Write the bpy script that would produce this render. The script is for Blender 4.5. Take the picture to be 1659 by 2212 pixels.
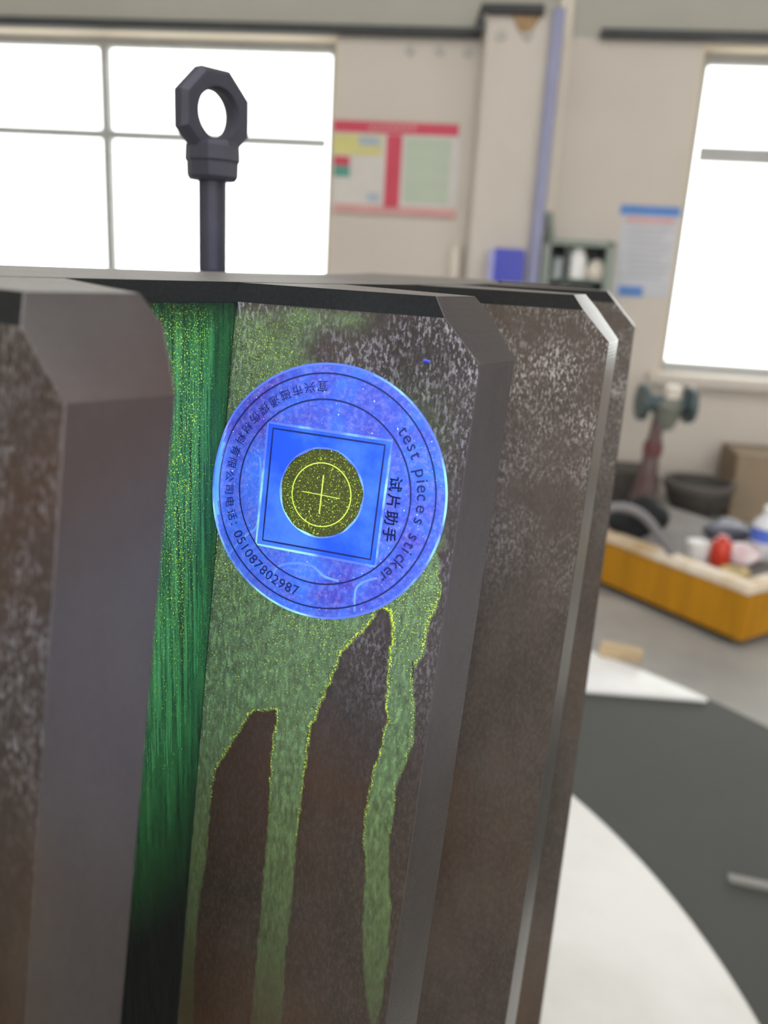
import bpy, bmesh, math, random
import numpy as np
from mathutils import Vector, Matrix
random.seed(4); rng = np.random.default_rng(4)
scene = bpy.context.scene
COL = scene.collection
PI = math.pi
for o in list(bpy.data.objects): bpy.data.objects.remove(o)

# ------------------------------------------------------------------ camera
FPX, CXP, CYP, CAMZ = 1850.0, 829.5, 1106.0, 1.2
CM = Matrix(((0.99833, 0.0577, 0.0), (0.01619, -0.2801, 0.95983), (0.05539, -0.95824, -0.28057)))   # world = CM @ (right, down, forward)
cam_d = bpy.data.cameras.new('camera'); cam = bpy.data.objects.new('camera', cam_d); COL.objects.link(cam)
cam_d.sensor_fit = 'VERTICAL'; cam_d.sensor_height = 24.0; cam_d.lens = 24.0 * FPX / 2212
R3 = Matrix((CM.col[0], -CM.col[1], -CM.col[2])).transposed()
cam.matrix_world = Matrix.Translation((0, 0, CAMZ)) @ R3.to_4x4()
cam_d.dof.use_dof = True; cam_d.dof.focus_distance = 0.265; cam_d.dof.aperture_fstop = 7.0
cam_d.clip_start = 0.005
scene.camera = cam
# ------------------------------------------------------------------ daylight
world = bpy.data.worlds.new('world'); scene.world = world; world.use_nodes = True
bg = world.node_tree.nodes['Background']; bg.inputs['Color'].default_value = (1.0, 0.99, 0.965, 1); bg.inputs['Strength'].default_value = 4.5
# ultraviolet inspection torch, held to the right of the phone
tl = bpy.data.lights.new('inspection_torch', 'SPOT'); torch = bpy.data.objects.new('inspection_torch', tl); COL.objects.link(torch)
tl.energy = 4.2; tl.color = (0.25, 0.40, 1.0); tl.spot_size = math.radians(32); tl.spot_blend = 0.9; tl.shadow_soft_size = 0.012
TORCH_POS, TORCH_AIM = Vector((0.10, -0.13, 1.20)), Vector((-0.030, 0.237, 1.122))
torch.location = TORCH_POS; torch.rotation_euler = (TORCH_AIM - TORCH_POS).to_track_quat('-Z', 'Y').to_euler()
scene.view_settings.view_transform = 'Standard'; scene.view_settings.look = 'None'
scene.view_settings.exposure = 0.0; scene.view_settings.gamma = 1.0; scene.view_settings.use_curve_mapping = False

# ------------------------------------------------------------------ helpers
def ray(px, py):
    d = CM @ Vector(((px - CXP) / FPX, (py - CYP) / FPX, 1.0))
    return d
def at_z(px, py, z):
    d = ray(px, py); t = (z - CAMZ) / d.z
    return Vector((0, 0, CAMZ)) + d * t
def at_y(px, py, y):
    d = ray(px, py); return Vector((0, 0, CAMZ)) + d * (y / d.y)
WYAW = math.radians(7.0)
WU = Vector((math.cos(WYAW), -math.sin(WYAW), 0)); WN = Vector((-math.sin(WYAW), -math.cos(WYAW), 0)); WO = Vector((0, 4.95, 0))
def wuz(px, py, off=0.0):                       # a point of the wall face: (along, height)
    d = ray(px, py); o = Vector((0, 0, CAMZ)); P0 = WO + WN * off
    t = (P0 - o).dot(WN) / d.dot(WN); p = o + d * t - P0
    return p.dot(WU), p.z
def wpt(u, z, off=0.0): return WO + WU * u + WN * off + Vector((0, 0, z))
WROT = -WYAW

def N(nt, typ, **kw):
    n = nt.nodes.new(typ)
    for k, v in kw.items():
        if k in n.inputs: n.inputs[k].default_value = v
        else: setattr(n, k, v)
    return n
def mat(name, color, rough=0.5, metal=0.0, var=0.0, scale=8.0, color2=None, bump=0.0, bscale=60.0, stretch=(1, 1, 1), spec=0.5, lo=0.35, hi=0.65, alpha=1.0):
    m = bpy.data.materials.new(name); m.use_nodes = True; nt = m.node_tree; b = nt.nodes['Principled BSDF']; L = nt.links.new
    b.inputs['Roughness'].default_value = rough; b.inputs['Metallic'].default_value = metal; b.inputs['Specular IOR Level'].default_value = spec
    b.inputs['Base Color'].default_value = (*color, 1)
    if alpha < 1: b.inputs['Alpha'].default_value = alpha
    tc = N(nt, 'ShaderNodeTexCoord'); mp = N(nt, 'ShaderNodeMapping'); mp.inputs['Scale'].default_value = stretch; L(tc.outputs['Object'], mp.inputs['Vector'])
    if color2 is None: color2 = tuple(c * (1 - var) for c in color)
    if var or color2 != color:
        n = N(nt, 'ShaderNodeTexNoise', Scale=scale, Detail=5.0, Roughness=0.6); L(mp.outputs[0], n.inputs['Vector'])
        mr = N(nt, 'ShaderNodeMapRange', **{'From Min': lo, 'From Max': hi}); L(n.outputs['Fac'], mr.inputs['Value'])
        mx = N(nt, 'ShaderNodeMix', data_type='RGBA'); L(mr.outputs[0], mx.inputs[0]); mx.inputs[6].default_value = (*color, 1); mx.inputs[7].default_value = (*color2, 1)
        L(mx.outputs[2], b.inputs['Base Color'])
    if bump:
        n2 = N(nt, 'ShaderNodeTexNoise', Scale=bscale, Detail=4.0); L(mp.outputs[0], n2.inputs['Vector'])
        bp = N(nt, 'ShaderNodeBump', Strength=bump, Distance=0.002); L(n2.outputs['Fac'], bp.inputs['Height']); L(bp.outputs[0], b.inputs['Normal'])
    return m

def mesh_obj(name, verts, faces, m, parent=None, smooth=False, mids=None):
    me = bpy.data.meshes.new(name); me.from_pydata([tuple(v) for v in verts], [], faces); me.update()
    for x in (m if isinstance(m, (list, tuple)) else [m]): me.materials.append(x)
    if mids is not None: me.polygons.foreach_set('material_index', mids)
    if smooth: me.polygons.foreach_set('use_smooth', [True] * len(me.polygons))
    o = bpy.data.objects.new(name, me); COL.objects.link(o)
    if parent is not None: o.parent = parent
    return o
def obj(name, bm, m, parent=None, smooth=False, bevel=0.0, seg=2):
    bmesh.ops.recalc_face_normals(bm, faces=bm.faces)
    if bevel:
        es = [e for e in bm.edges if len(e.link_faces) == 2 and e.calc_face_angle(0) > 0.6]
        bmesh.ops.bevel(bm, geom=es, offset=bevel, segments=seg, affect='EDGES', clamp_overlap=True)
    me = bpy.data.meshes.new(name); bm.to_mesh(me); bm.free()
    for x in (m if isinstance(m, (list, tuple)) else [m]): me.materials.append(x)
    if smooth:
        for p in me.polygons: p.use_smooth = True
        me.set_sharp_from_angle(angle=math.radians(38))
    o = bpy.data.objects.new(name, me); COL.objects.link(o)
    if parent is not None: o.parent = parent
    return o
def box(bm, c, s, rz=0.0):
    M = Matrix.Translation(c) @ Matrix.Rotation(rz, 4, 'Z') @ Matrix.Diagonal((s[0], s[1], s[2], 1))
    bmesh.ops.create_cube(bm, size=1.0, matrix=M); return bm
def bx(c, s, rz=0.0): return box(bmesh.new(), c, s, rz)
def lathe(prof, seg=32, axis=None, a0=0.0, a1=2 * PI):
    bm = bmesh.new(); full = abs(a1 - a0) > 6.28; n = seg if full else seg + 1; rings = []
    for r, z in prof:
        if r < 1e-6: rings.append([bm.verts.new((0, 0, z))])
        else: rings.append([bm.verts.new((r * math.cos(a0 + (a1 - a0) * i / seg), r * math.sin(a0 + (a1 - a0) * i / seg), z)) for i in range(n)])
    for A, B in zip(rings, rings[1:]):
        for i in range(seg if full else seg):
            j = (i + 1) % n
            if len(A) == 1 and len(B) == 1: continue
            if len(A) == 1: bm.faces.new((A[0], B[i], B[j]))
            elif len(B) == 1: bm.faces.new((A[i], A[j], B[0]))
            else: bm.faces.new((A[i], A[j], B[j], B[i]))
    return bm
def xf(bm, M): bmesh.ops.transform(bm, matrix=M, verts=bm.verts); return bm
def tube(pts, r, seg=10, closed=False):
    bm = bmesh.new(); pts = [Vector(p) for p in pts]; rings = []; n = len(pts); up = Vector((0.13, 0.21, 0.97))
    for i, p in enumerate(pts):
        a = pts[i - 1] if (i or closed) else p; b = pts[(i + 1) % n] if (i < n - 1 or closed) else p
        t = (b - a).normalized(); x = t.cross(up)
        if x.length < 0.05: x = t.cross(Vector((1, 0, 0)))
        x.normalize(); y = t.cross(x); rr = r[i] if isinstance(r, (list, tuple)) else r
        rings.append([bm.verts.new(p + x * rr * math.cos(2 * PI * k / seg) + y * rr * math.sin(2 * PI * k / seg)) for k in range(seg)])
    for i in range(n if closed else n - 1):
        A, B = rings[i], rings[(i + 1) % n]
        for k in range(seg): bm.faces.new((A[k], A[(k + 1) % seg], B[(k + 1) % seg], B[k]))
    if not closed: bm.faces.new(rings[0]); bm.faces.new(rings[-1][::-1])
    return bm
def prism(poly, z0, z1):
    bm = bmesh.new(); a = [bm.verts.new((x, y, z0)) for x, y in poly]; b = [bm.verts.new((x, y, z1)) for x, y in poly]; n = len(poly)
    bm.faces.new(a[::-1]); bm.faces.new(b)
    for i in range(n): bm.faces.new((a[i], a[(i + 1) % n], b[(i + 1) % n], b[i]))
    return bm
def tag(o, label, cat, group=None, kind=None):
    o['label'] = label; o['category'] = cat
    if group: o['group'] = group
    if kind: o['kind'] = kind
    return o
def thing(name, label, cat, loc=(0, 0, 0), rz=0.0, group=None):
    o = bpy.data.objects.new(name, None); COL.objects.link(o); o.location = loc; o.rotation_euler = (0, 0, rz); o.empty_display_size = 0.05
    return tag(o, label, cat, group)
def struct(name, bm, m, bevel=0.0):
    o = obj(name, bm, m, bevel=bevel); o['kind'] = 'structure'; return o
def dup(root, loc, label, rz=None):
    r = root.copy(); COL.objects.link(r); r.location = loc; r['label'] = label
    if rz is not None: r.rotation_euler = (0, 0, rz)
    for ch in list(root.children):
        c = ch.copy(); COL.objects.link(c); c.parent = r
        for g in list(ch.children):
            d = g.copy(); COL.objects.link(d); d.parent = c
    return r

# ------------------------------------------------------------------ materials
M_wall = mat('painted_plaster', (0.64, 0.59, 0.53), 0.85, var=0.06, scale=1.4, bump=0.25, bscale=30)
M_wallhi = mat('upper_plaster', (0.45, 0.44, 0.39), 0.85, var=0.08, scale=1.2)
M_reveal = mat('window_reveal', (0.72, 0.62, 0.48), 0.8, var=0.05, scale=3)
M_ceil = mat('ceiling_paint', (0.7, 0.7, 0.68), 0.9, var=0.05, scale=1)
M_floor = mat('concrete_floor', (0.42, 0.41, 0.385), 0.6, color2=(0.30, 0.295, 0.28), scale=1.6, bump=0.2, bscale=25)
M_frame = mat('window_metal', (0.45, 0.46, 0.46), 0.5, var=0.1)
M_dark = mat('dark_conduit', (0.05, 0.055, 0.06), 0.5, var=0.2, scale=20)
M_bluegrey = mat('blue_grey_paint', (0.30, 0.31, 0.48), 0.5, var=0.1)
M_rust = mat('rust', (0.30, 0.16, 0.06), 0.9, color2=(0.45, 0.33, 0.2), scale=30)
M_red = mat('notice_red', (0.62, 0.06, 0.11), 0.5, var=0.1)
M_pink = mat('notice_pink', (0.68, 0.36, 0.35), 0.5, var=0.1)
M_paper = mat('white_paper', (0.66, 0.63, 0.60), 0.6, var=0.05, scale=12)
M_green_paper = mat('pale_green_paper', (0.50, 0.58, 0.47), 0.6, var=0.07, scale=10, stretch=(0.2, 1, 8))
M_yellow_paper = mat('yellow_paper', (0.68, 0.64, 0.25), 0.6, var=0.1, scale=14)
M_teal = mat('teal_print', (0.10, 0.33, 0.27), 0.6, var=0.1)
M_bluepaper = mat('pale_blue_print', (0.42, 0.50, 0.58), 0.6, var=0.1)
M_bluehead = mat('blue_print', (0.09, 0.24, 0.62), 0.5, var=0.1)
M_poster = mat('poster_paper', (0.60, 0.61, 0.66), 0.5, color2=(0.52, 0.53, 0.58), scale=9, stretch=(0.3, 1, 9))
M_bluebox = mat('blue_plastic', (0.035, 0.05, 0.52), 0.35, var=0.15, scale=15)
M_bluelid = mat('light_blue_plastic', (0.42, 0.44, 0.78), 0.4, var=0.1)
M_cab = mat('grey_green_paint', (0.27, 0.32, 0.28), 0.5, var=0.15, scale=12)
M_cabin = mat('dark_interior', (0.07, 0.085, 0.08), 0.7, var=0.2)
M_white = mat('white_enamel', (0.86, 0.86, 0.86), 0.35, var=0.05)
M_ivory = mat('ivory_enamel', (0.74, 0.68, 0.6), 0.4, var=0.05)
M_slate = mat('slate_green_paint', (0.07, 0.10, 0.11), 0.45, var=0.2, scale=20)
M_redbrown = mat('red_brown_paint', (0.10, 0.05, 0.05), 0.5, color2=(0.14, 0.10, 0.10), scale=9)
M_tub = mat('dark_rubber', (0.075, 0.068, 0.062), 0.65, var=0.25, scale=14)
M_tubrim = mat('worn_rubber_band', (0.105, 0.09, 0.082), 0.6, var=0.15, scale=14)
M_card = mat('brown_cardboard', (0.30, 0.23, 0.16), 0.8, var=0.12, scale=9)
M_yel = mat('yellow_paint', (0.54, 0.25, 0.012), 0.6, spec=0.2, color2=(0.42, 0.20, 0.012), scale=6, stretch=(6, 6, 0.5))
M_lip = mat('worn_cream_edge', (0.85, 0.77, 0.66), 0.55, color2=(0.62, 0.43, 0.2), scale=7)
M_deck = mat('brown_grey_deck', (0.19, 0.165, 0.155), 0.6, var=0.2, scale=5)
M_whiteplate = mat('white_painted_steel', (0.76, 0.76, 0.745), 0.45, color2=(0.63, 0.62, 0.585), scale=4.5, lo=0.4, hi=0.75)
M_grey = mat('dark_grey_steel', (0.062, 0.065, 0.06), 0.65, var=0.12, scale=3)
M_segment = mat('white_segment', (0.82, 0.83, 0.86), 0.3, color2=(0.74, 0.74, 0.72), scale=6)
M_wood = mat('raw_wood', (0.55, 0.42, 0.26), 0.8, var=0.3, scale=14)
M_iron = mat('hazed_iron', (0.06, 0.06, 0.085), 0.55, 0.3, var=0.2, scale=60)  # black iron lifted towards blue to imitate veiling haze
M_black = mat('black_rubber', (0.018, 0.019, 0.022), 0.75, var=0.2, spec=0.25)
M_hose = mat('grey_hose', (0.21, 0.20, 0.21), 0.45, var=0.1)
M_redplastic = mat('red_plastic', (0.62, 0.05, 0.03), 0.35, var=0.15)
M_clear = mat('milky_bottle', (0.72, 0.73, 0.78), 0.2, var=0.04)
M_bluelabel = mat('blue_label', (0.10, 0.19, 0.75), 0.35, var=0.1)
M_pinkfilm = mat('pink_film', (0.72, 0.52, 0.56), 0.3, color2=(0.75, 0.7, 0.72), scale=25)
M_bluebag = mat('blue_grey_bag', (0.16, 0.17, 0.22), 0.4, var=0.3, scale=15)

def glass_mat():
    m = bpy.data.materials.new('window_glass'); m.use_nodes = True; nt = m.node_tree; nt.nodes.clear(); L = nt.links.new
    out = N(nt, 'ShaderNodeOutputMaterial'); t = N(nt, 'ShaderNodeBsdfTransparent'); g = N(nt, 'ShaderNodeBsdfGlossy', Roughness=0.03)
    t.inputs['Color'].default_value = (0.95, 0.97, 0.97, 1)
    mx = N(nt, 'ShaderNodeMixShader'); mx.inputs[0].default_value = 0.06; L(t.outputs[0], mx.inputs[1]); L(g.outputs[0], mx.inputs[2]); L(mx.outputs[0], out.inputs[0]); return m
M_glass = glass_mat()

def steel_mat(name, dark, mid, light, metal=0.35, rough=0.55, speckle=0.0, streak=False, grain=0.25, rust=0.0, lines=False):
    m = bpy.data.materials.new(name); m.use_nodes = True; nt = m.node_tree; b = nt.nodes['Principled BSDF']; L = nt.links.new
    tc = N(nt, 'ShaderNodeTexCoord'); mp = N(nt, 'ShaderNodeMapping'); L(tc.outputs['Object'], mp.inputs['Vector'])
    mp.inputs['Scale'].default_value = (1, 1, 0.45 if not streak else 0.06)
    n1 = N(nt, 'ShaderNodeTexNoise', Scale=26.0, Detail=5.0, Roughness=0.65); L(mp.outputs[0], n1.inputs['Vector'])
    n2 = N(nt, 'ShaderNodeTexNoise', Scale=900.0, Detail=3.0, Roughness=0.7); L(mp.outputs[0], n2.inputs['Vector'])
    r1 = N(nt, 'ShaderNodeMapRange', **{'From Min': 0.35, 'From Max': 0.7}); L(n1.outputs['Fac'], r1.inputs['Value'])
    mx = N(nt, 'ShaderNodeMix', data_type='RGBA'); L(r1.outputs[0], mx.inputs[0]); mx.inputs[6].default_value = (*dark, 1); mx.inputs[7].default_value = (*mid, 1)
    r2 = N(nt, 'ShaderNodeMapRange', **{'From Min': 0.45, 'From Max': 0.70, 'To Max': grain}); L(n2.outputs['Fac'], r2.inputs['Value'])
    m2 = N(nt, 'ShaderNodeMix', data_type='RGBA'); L(r2.outputs[0], m2.inputs[0]); L(mx.outputs[2], m2.inputs[6]); m2.inputs[7].default_value = (*light, 1)
    last = m2
    if speckle:                                             # scale and bright worn flecks near the top of the teeth
        sz = N(nt, 'ShaderNodeSeparateXYZ'); L(tc.outputs['Object'], sz.inputs[0])
        rz = N(nt, 'ShaderNodeMapRange', **{'From Min': GH - 0.14, 'From Max': GH - 0.04}); L(sz.outputs['Z'], rz.inputs['Value'])
        n3 = N(nt, 'ShaderNodeTexNoise', Scale=34.0, Detail=6.0, Roughness=0.7); L(tc.outputs['Object'], n3.inputs['Vector'])
        r3 = N(nt, 'ShaderNodeMapRange', **{'From Min': 0.42, 'From Max': 0.6}); L(n3.outputs['Fac'], r3.inputs['Value'])
        n4 = N(nt, 'ShaderNodeTexNoise', Scale=1150.0, Detail=3.0, Roughness=0.65); L(mp.outputs[0], n4.inputs['Vector'])
        r4 = N(nt, 'ShaderNodeMapRange', **{'From Min': 0.5, 'From Max': 0.60, 'To Max': speckle}); L(n4.outputs['Fac'], r4.inputs['Value'])
        k1 = N(nt, 'ShaderNodeMath', operation='MULTIPLY'); L(r3.outputs[0], k1.inputs[0]); L(r4.outputs[0], k1.inputs[1])
        k2 = N(nt, 'ShaderNodeMath', operation='MULTIPLY'); L(k1.outputs[0], k2.inputs[0]); L(rz.outputs[0], k2.inputs[1])
        m3 = N(nt, 'ShaderNodeMix', data_type='RGBA'); L(k2.outputs[0], m3.inputs[0]); L(m2.outputs[2], m3.inputs[6]); m3.inputs[7].default_value = (0.42, 0.40, 0.39, 1); last = m3
    if rust:                                                # broad brown rust stains
        n5 = N(nt, 'ShaderNodeTexNoise', Scale=6.5, Detail=4.0, Distortion=0.8); L(tc.outputs['Object'], n5.inputs['Vector'])
        r5 = N(nt, 'ShaderNodeMapRange', **{'From Min': 0.48, 'From Max': 0.62, 'To Max': rust}); L(n5.outputs['Fac'], r5.inputs['Value'])
        m5 = N(nt, 'ShaderNodeMix', data_type='RGBA'); L(r5.outputs[0], m5.inputs[0]); L(last.outputs[2], m5.inputs[6]); m5.inputs[7].default_value = (0.080, 0.036, 0.013, 1); last = m5
    L(last.outputs[2], b.inputs['Base Color'])
    b.inputs['Metallic'].default_value = metal; b.inputs['Roughness'].default_value = rough
    bp = N(nt, 'ShaderNodeBump', Strength=0.10 if lines else 0.25, Distance=0.0004); L(n2.outputs['Fac'], bp.inputs['Height'])
    if lines:                                               # fine tool marks across the tip
        wv = N(nt, 'ShaderNodeTexWave', wave_type='BANDS', bands_direction='Z', Scale=210.0, Distortion=1.5); L(tc.outputs['Object'], wv.inputs['Vector'])
        b2 = N(nt, 'ShaderNodeBump', Strength=0.03, Distance=0.0003); L(wv.outputs['Fac'], b2.inputs['Height']); L(bp.outputs[0], b2.inputs['Normal']); bp = b2
    L(bp.outputs[0], b.inputs['Normal'])
    return m

# ------------------------------------------------------------------ room shell
sillz = wuz(1440, 797)[1]; headz = 0.5 * (wuz(1520, 132)[1] + wuz(719, 110)[1])
w1r = 0.5 * (wuz(721, 110)[0] + wuz(701, 570)[0]); w1r += 0.028; w1l = w1r - 3.0; headz += 0.075; sillz -= 0.03
w2l = 0.5 * (wuz(1520, 135)[0] + wuz(1442, 790)[0]); w2l -= 0.03; w2r = w2l + 2.6
WL, WR, CEIL, TH = -6.0, 6.0, 5.6, 0.24
def wallbox(u0, u1, z0, z1, t=TH, off=0.0, bm=None):           # a block standing in the wall, front face at offset off
    c = wpt((u0 + u1) / 2, (z0 + z1) / 2, off - t / 2)
    return box(bm or bmesh.new(), c, (u1 - u0, t, z1 - z0), WROT)
ledz = wuz(900, 72)[1]
bm = bmesh.new()
for a in ((WL, w1l, 0, ledz), (w1r, w2l, 0, ledz), (w2r, WR, 0, ledz), (w1l, w1r, 0, sillz), (w2l, w2r, 0, sillz), (w1l, w1r, headz, ledz), (w2l, w2r, headz, ledz)): wallbox(*a, bm=bm)
struct('wall_back', bm, M_wall)
struct('wall_upper_back', wallbox(WL, WR, ledz, CEIL), M_wallhi)
bm = bx((-6.05, 0, CEIL / 2), (0.2, 12, CEIL)); struct('wall_left', bm, M_wall)
bm = bx((6.05, 0, CEIL / 2), (0.2, 12, CEIL)); struct('wall_right', bm, M_wall)
bm = bmesh.new()                                                # wall behind the viewer with an unseen door opening added to let light in
for c, s in (((-3.6, -5.2, CEIL / 2), (5.0, 0.2, CEIL)), ((4.6, -5.2, CEIL / 2), (3.0, 0.2, CEIL)), ((1.0, -5.2, 4.8), (4.2, 0.2, 1.6))): box(bm, c, s)
struct('wall_front', bm, M_wall)
struct('floor', bx((0, 0, -0.05), (12.3, 12.6, 0.1)), M_floor)
bm = bmesh.new()                                                # unseen ceiling, two open strips added to light the room from above
for y0, y1 in ((-5.4, -3.2), (-2.0, -0.5), (0.6, 6.2)): box(bm, (0, (y0 + y1) / 2, CEIL + 0.05), (12.3, y1 - y0, 0.1))
struct('ceiling', bm, M_ceil)
# windows: a thin frame, bars, panes and warm plastered reveals
def window(name, u0, u1, ubars, zbar, tz):
    f = 0.06; dp = -0.14
    bm = bmesh.new()
    for a in ((u0, u0 + f, sillz, headz), (u1 - f, u1, sillz, headz), (u0, u1, sillz, sillz + f), (u0, u1, headz - f, headz)): wallbox(*a, 0.05, dp, bm)
    w = obj(name, bm, M_frame); w['kind'] = 'structure'
    us = [u0 + f] + list(ubars) + [u1 - f]
    for u in ubars: obj('mullion', wallbox(u - 0.027, u + 0.027, sillz + f, headz - f, 0.045, dp), M_frame, w)
    for a, b in zip(us, us[1:]):
        obj('transom', wallbox(a + 0.02, b - 0.02, zbar - tz, zbar + tz, 0.04, dp), M_frame, w)
        obj('pane', wallbox(a, b, sillz + f, zbar, 0.006, dp - 0.02), M_glass, w)
        obj('pane', wallbox(a, b, zbar, headz - f, 0.006, dp - 0.02), M_glass, w)
    bm = bmesh.new()
    for a in ((u0 - 0.002, u0 + 0.01, sillz, headz), (u1 - 0.01, u1 + 0.002, sillz, headz), (u0, u1, headz - 0.012, headz + 0.002)): wallbox(*a, 0.138, 0.002, bm)
    obj('reveal', bm, M_reveal, w)
    obj('sill', wallbox(u0 - 0.05, u1 + 0.05, sillz - 0.05, sillz + 0.008, 0.2, 0.07), M_wall, w, bevel=0.006)
    return w
window('window_1', w1l, w1r, [wuz(207, 330)[0] - 1.55, wuz(207, 330)[0]], wuz(460, 292)[1], 0.024)
window('window_2', w2l, w2r, [w2l + 1.3], wuz(1560, 326)[1], 0.038)
# pillar, its conduit and the dark pipe along the wall
pl, pr_ = wuz(1018, 400)[0] + 0.02, wuz(1178, 300)[0]
POFF = 0.16
struct('trim_1', wallbox(pl, pr_, 0.0, wuz(1100, 30, POFF)[1], POFF, POFF), M_wall, bevel=0.008).name = 'trim_1'
o = obj('conduit', wallbox(pr_ - 0.03, pr_ + 0.03, wuz(1130, 590, POFF)[1] - 0.5, wuz(1190, 20, POFF)[1], 0.05, POFF + 0.05), M_bluegrey, bevel=0.006)
tag(o, 'blue-grey vertical trunking down the right edge of the white pillar', 'conduit')
zt = wuz(1100, 22, POFF)[1]
bm = tube([wpt(WL + .4, ledz, 0.03), wpt(pl - 0.03, ledz, 0.03), wpt(pl - 0.03, ledz, POFF + 0.02), wpt(pl - 0.025, zt, POFF + 0.02), wpt(pr_ - 0.07, zt, POFF + 0.02)], 0.026)
tag(obj('pipe', bm, M_dark), 'dark pipe above the left window stepping up over the pillar', 'pipe')
bm = tube([wpt(pr_ + 0.22, wuz(1300, 75)[1], 0.03), wpt(WR - .5, wuz(1300, 75)[1], 0.03)], 0.024)
tag(obj('pipe', bm, M_dark), 'dark pipe running right from the pillar above the right window', 'pipe')
bm = prism([(-0.07, 0), (0.07, 0), (0.025, -0.07), (-0.025, -0.07)], 0, 0.012)
xf(bm, Matrix.Translation(wpt((pl + pr_) / 2 + 0.02, zt - 0.025, POFF + 0.001)) @ Matrix.Rotation(WROT, 4, 'Z') @ Matrix.Rotation(PI / 2, 4, 'X'))
tag(obj('bracket', bm, M_rust), 'small rusty bracket under the pipe at the pillar top', 'bracket')
bolt = lathe([(0, 0.012), (0.022, 0.012), (0.026, 0.004), (0.026, 0)], 8)
M_bolt = mat('painted_bolt', (0.5, 0.48, 0.45), 0.7, var=0.1)
bolt0 = obj('wall_bolt', bolt, M_bolt)
first = True
for (px, py, off, lab) in ((885, 108, 0, 'painted wall bolt, leftmost of three left of the pillar'), (950, 110, 0, 'painted wall bolt, middle one of three left of the pillar'), (1011, 112, 0, 'painted wall bolt, nearest the pillar of the three on the wall'), (1083, 76, POFF, 'painted bolt on the pillar, left of two'), (1140, 77, POFF, 'painted bolt on the pillar, right of two')):
    o = bolt0 if first else bolt0.copy()
    if not first: COL.objects.link(o)
    first = False
    o.matrix_world = Matrix.Translation(wpt(*wuz(px, py, off), off)) @ Matrix.Rotation(WROT, 4, 'Z') @ Matrix.Rotation(PI / 2, 4, 'X')
    tag(o, lab, 'bolt', 'painted bolts on the wall')

for px, lab in ((1207, 'ivory vertical pipe just right of the blue-grey trunking'), (1222, 'ivory vertical pipe, the farther of two from the pillar')):
    uu = wuz(px, 30)[0] + 0.02
    o = obj('wall_pipe', lathe([(0, 0), (0.022, 0), (0.022, ledz + 0.9 - wuz(1150, 545)[1]), (0, ledz + 0.9 - wuz(1150, 545)[1])], 14), M_ivory, smooth=True); o.location = wpt(uu, wuz(1150, 545)[1], 0.024); tag(o, lab, 'pipe')
# notice board ------------------------------------------------------
def wrect(px0, py0, px1, py1, off=0.0):                      # averaged rectangle on the wall from its photo corners
    a, b, c, d = wuz(px0, py0, off), wuz(px1, py0, off), wuz(px0, py1, off), wuz(px1, py1, off)
    return (a[0] + c[0]) / 2, (b[0] + d[0]) / 2, (c[1] + d[1]) / 2, (a[1] + b[1]) / 2
cu, cz = wuz(850, 365)
nb = thing('notice_board', 'red-headed notice board with pale sheets hung beside the left window', 'notice board', wpt(cu, cz, 0), WROT)
def on_wall(name, r, m, parent, t=0.004, off=0.0, c=(0, 0)):
    u0, u1, z0, z1 = r
    return obj(name, bx(((u0 + u1) / 2 - c[0], -off - t / 2, (z0 + z1) / 2 - c[1]), (u1 - u0, t, z1 - z0)), m, parent)
C0 = (cu, cz)
on_wall('backing', wrect(722, 268, 992, 462), M_paper, nb, 0.014, 0, C0)
on_wall('header', wrect(722, 265, 992, 290), M_red, nb, 0.004, 0.014, C0)
for i in range(7): on_wall('header_mark', wrect(800 + i * 15, 272, 808 + i * 15, 282), M_pink, nb, 0.001, 0.018, C0)
on_wall('centre_band', wrect(833, 292, 866, 450), M_red, nb, 0.004, 0.014, C0)
on_wall('footer', wrect(722, 446, 985, 464), M_pink, nb, 0.004, 0.014, C0)
on_wall('green_sheet', wrect(874, 300, 972, 440), M_green_paper, nb, 0.003, 0.014, C0)
on_wall('yellow_sheet', wrect(722, 292, 826, 335), M_yellow_paper, nb, 0.003, 0.014, C0)
on_wall('pale_slip', wrect(776, 296, 822, 316), M_bluepaper, nb, 0.002, 0.017, C0)
on_wall('red_square', wrect(722, 338, 757, 358), M_red, nb, 0.003, 0.014, C0)
on_wall('teal_square', wrect(722, 358, 757, 382), M_teal, nb, 0.003, 0.014, C0)
on_wall('blue_slip', wrect(794, 418, 820, 436), M_bluepaper, nb, 0.003, 0.014, C0)
# poster
cu, cz = wuz(1400, 545); C0 = (cu, cz)
po = thing('poster', 'white poster with blue top band beside the right window', 'poster', wpt(cu, cz, 0), WROT)
on_wall('sheet', wrect(1335, 446, 1456, 640), M_poster, po, 0.004, 0, C0)
on_wall('header', wrect(1340, 445, 1470, 466), M_bluehead, po, 0.002, 0.004, C0)
on_wall('title_line', wrect(1352, 471, 1458, 482), M_pink, po, 0.001, 0.004, C0)
on_wall('footer', wrect(1335, 618, 1388, 640), M_bluehead, po, 0.002, 0.004, C0)
for i in range(9): on_wall('text_line', wrect(1355, 492 + i * 13, 1445 - (i % 3) * 9, 496 + i * 13), mat('grey_print', (0.45, 0.46, 0.5), 0.6, var=0.1) if i == 0 else bpy.data.materials['grey_print'], po, 0.001, 0.004, C0)
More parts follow.
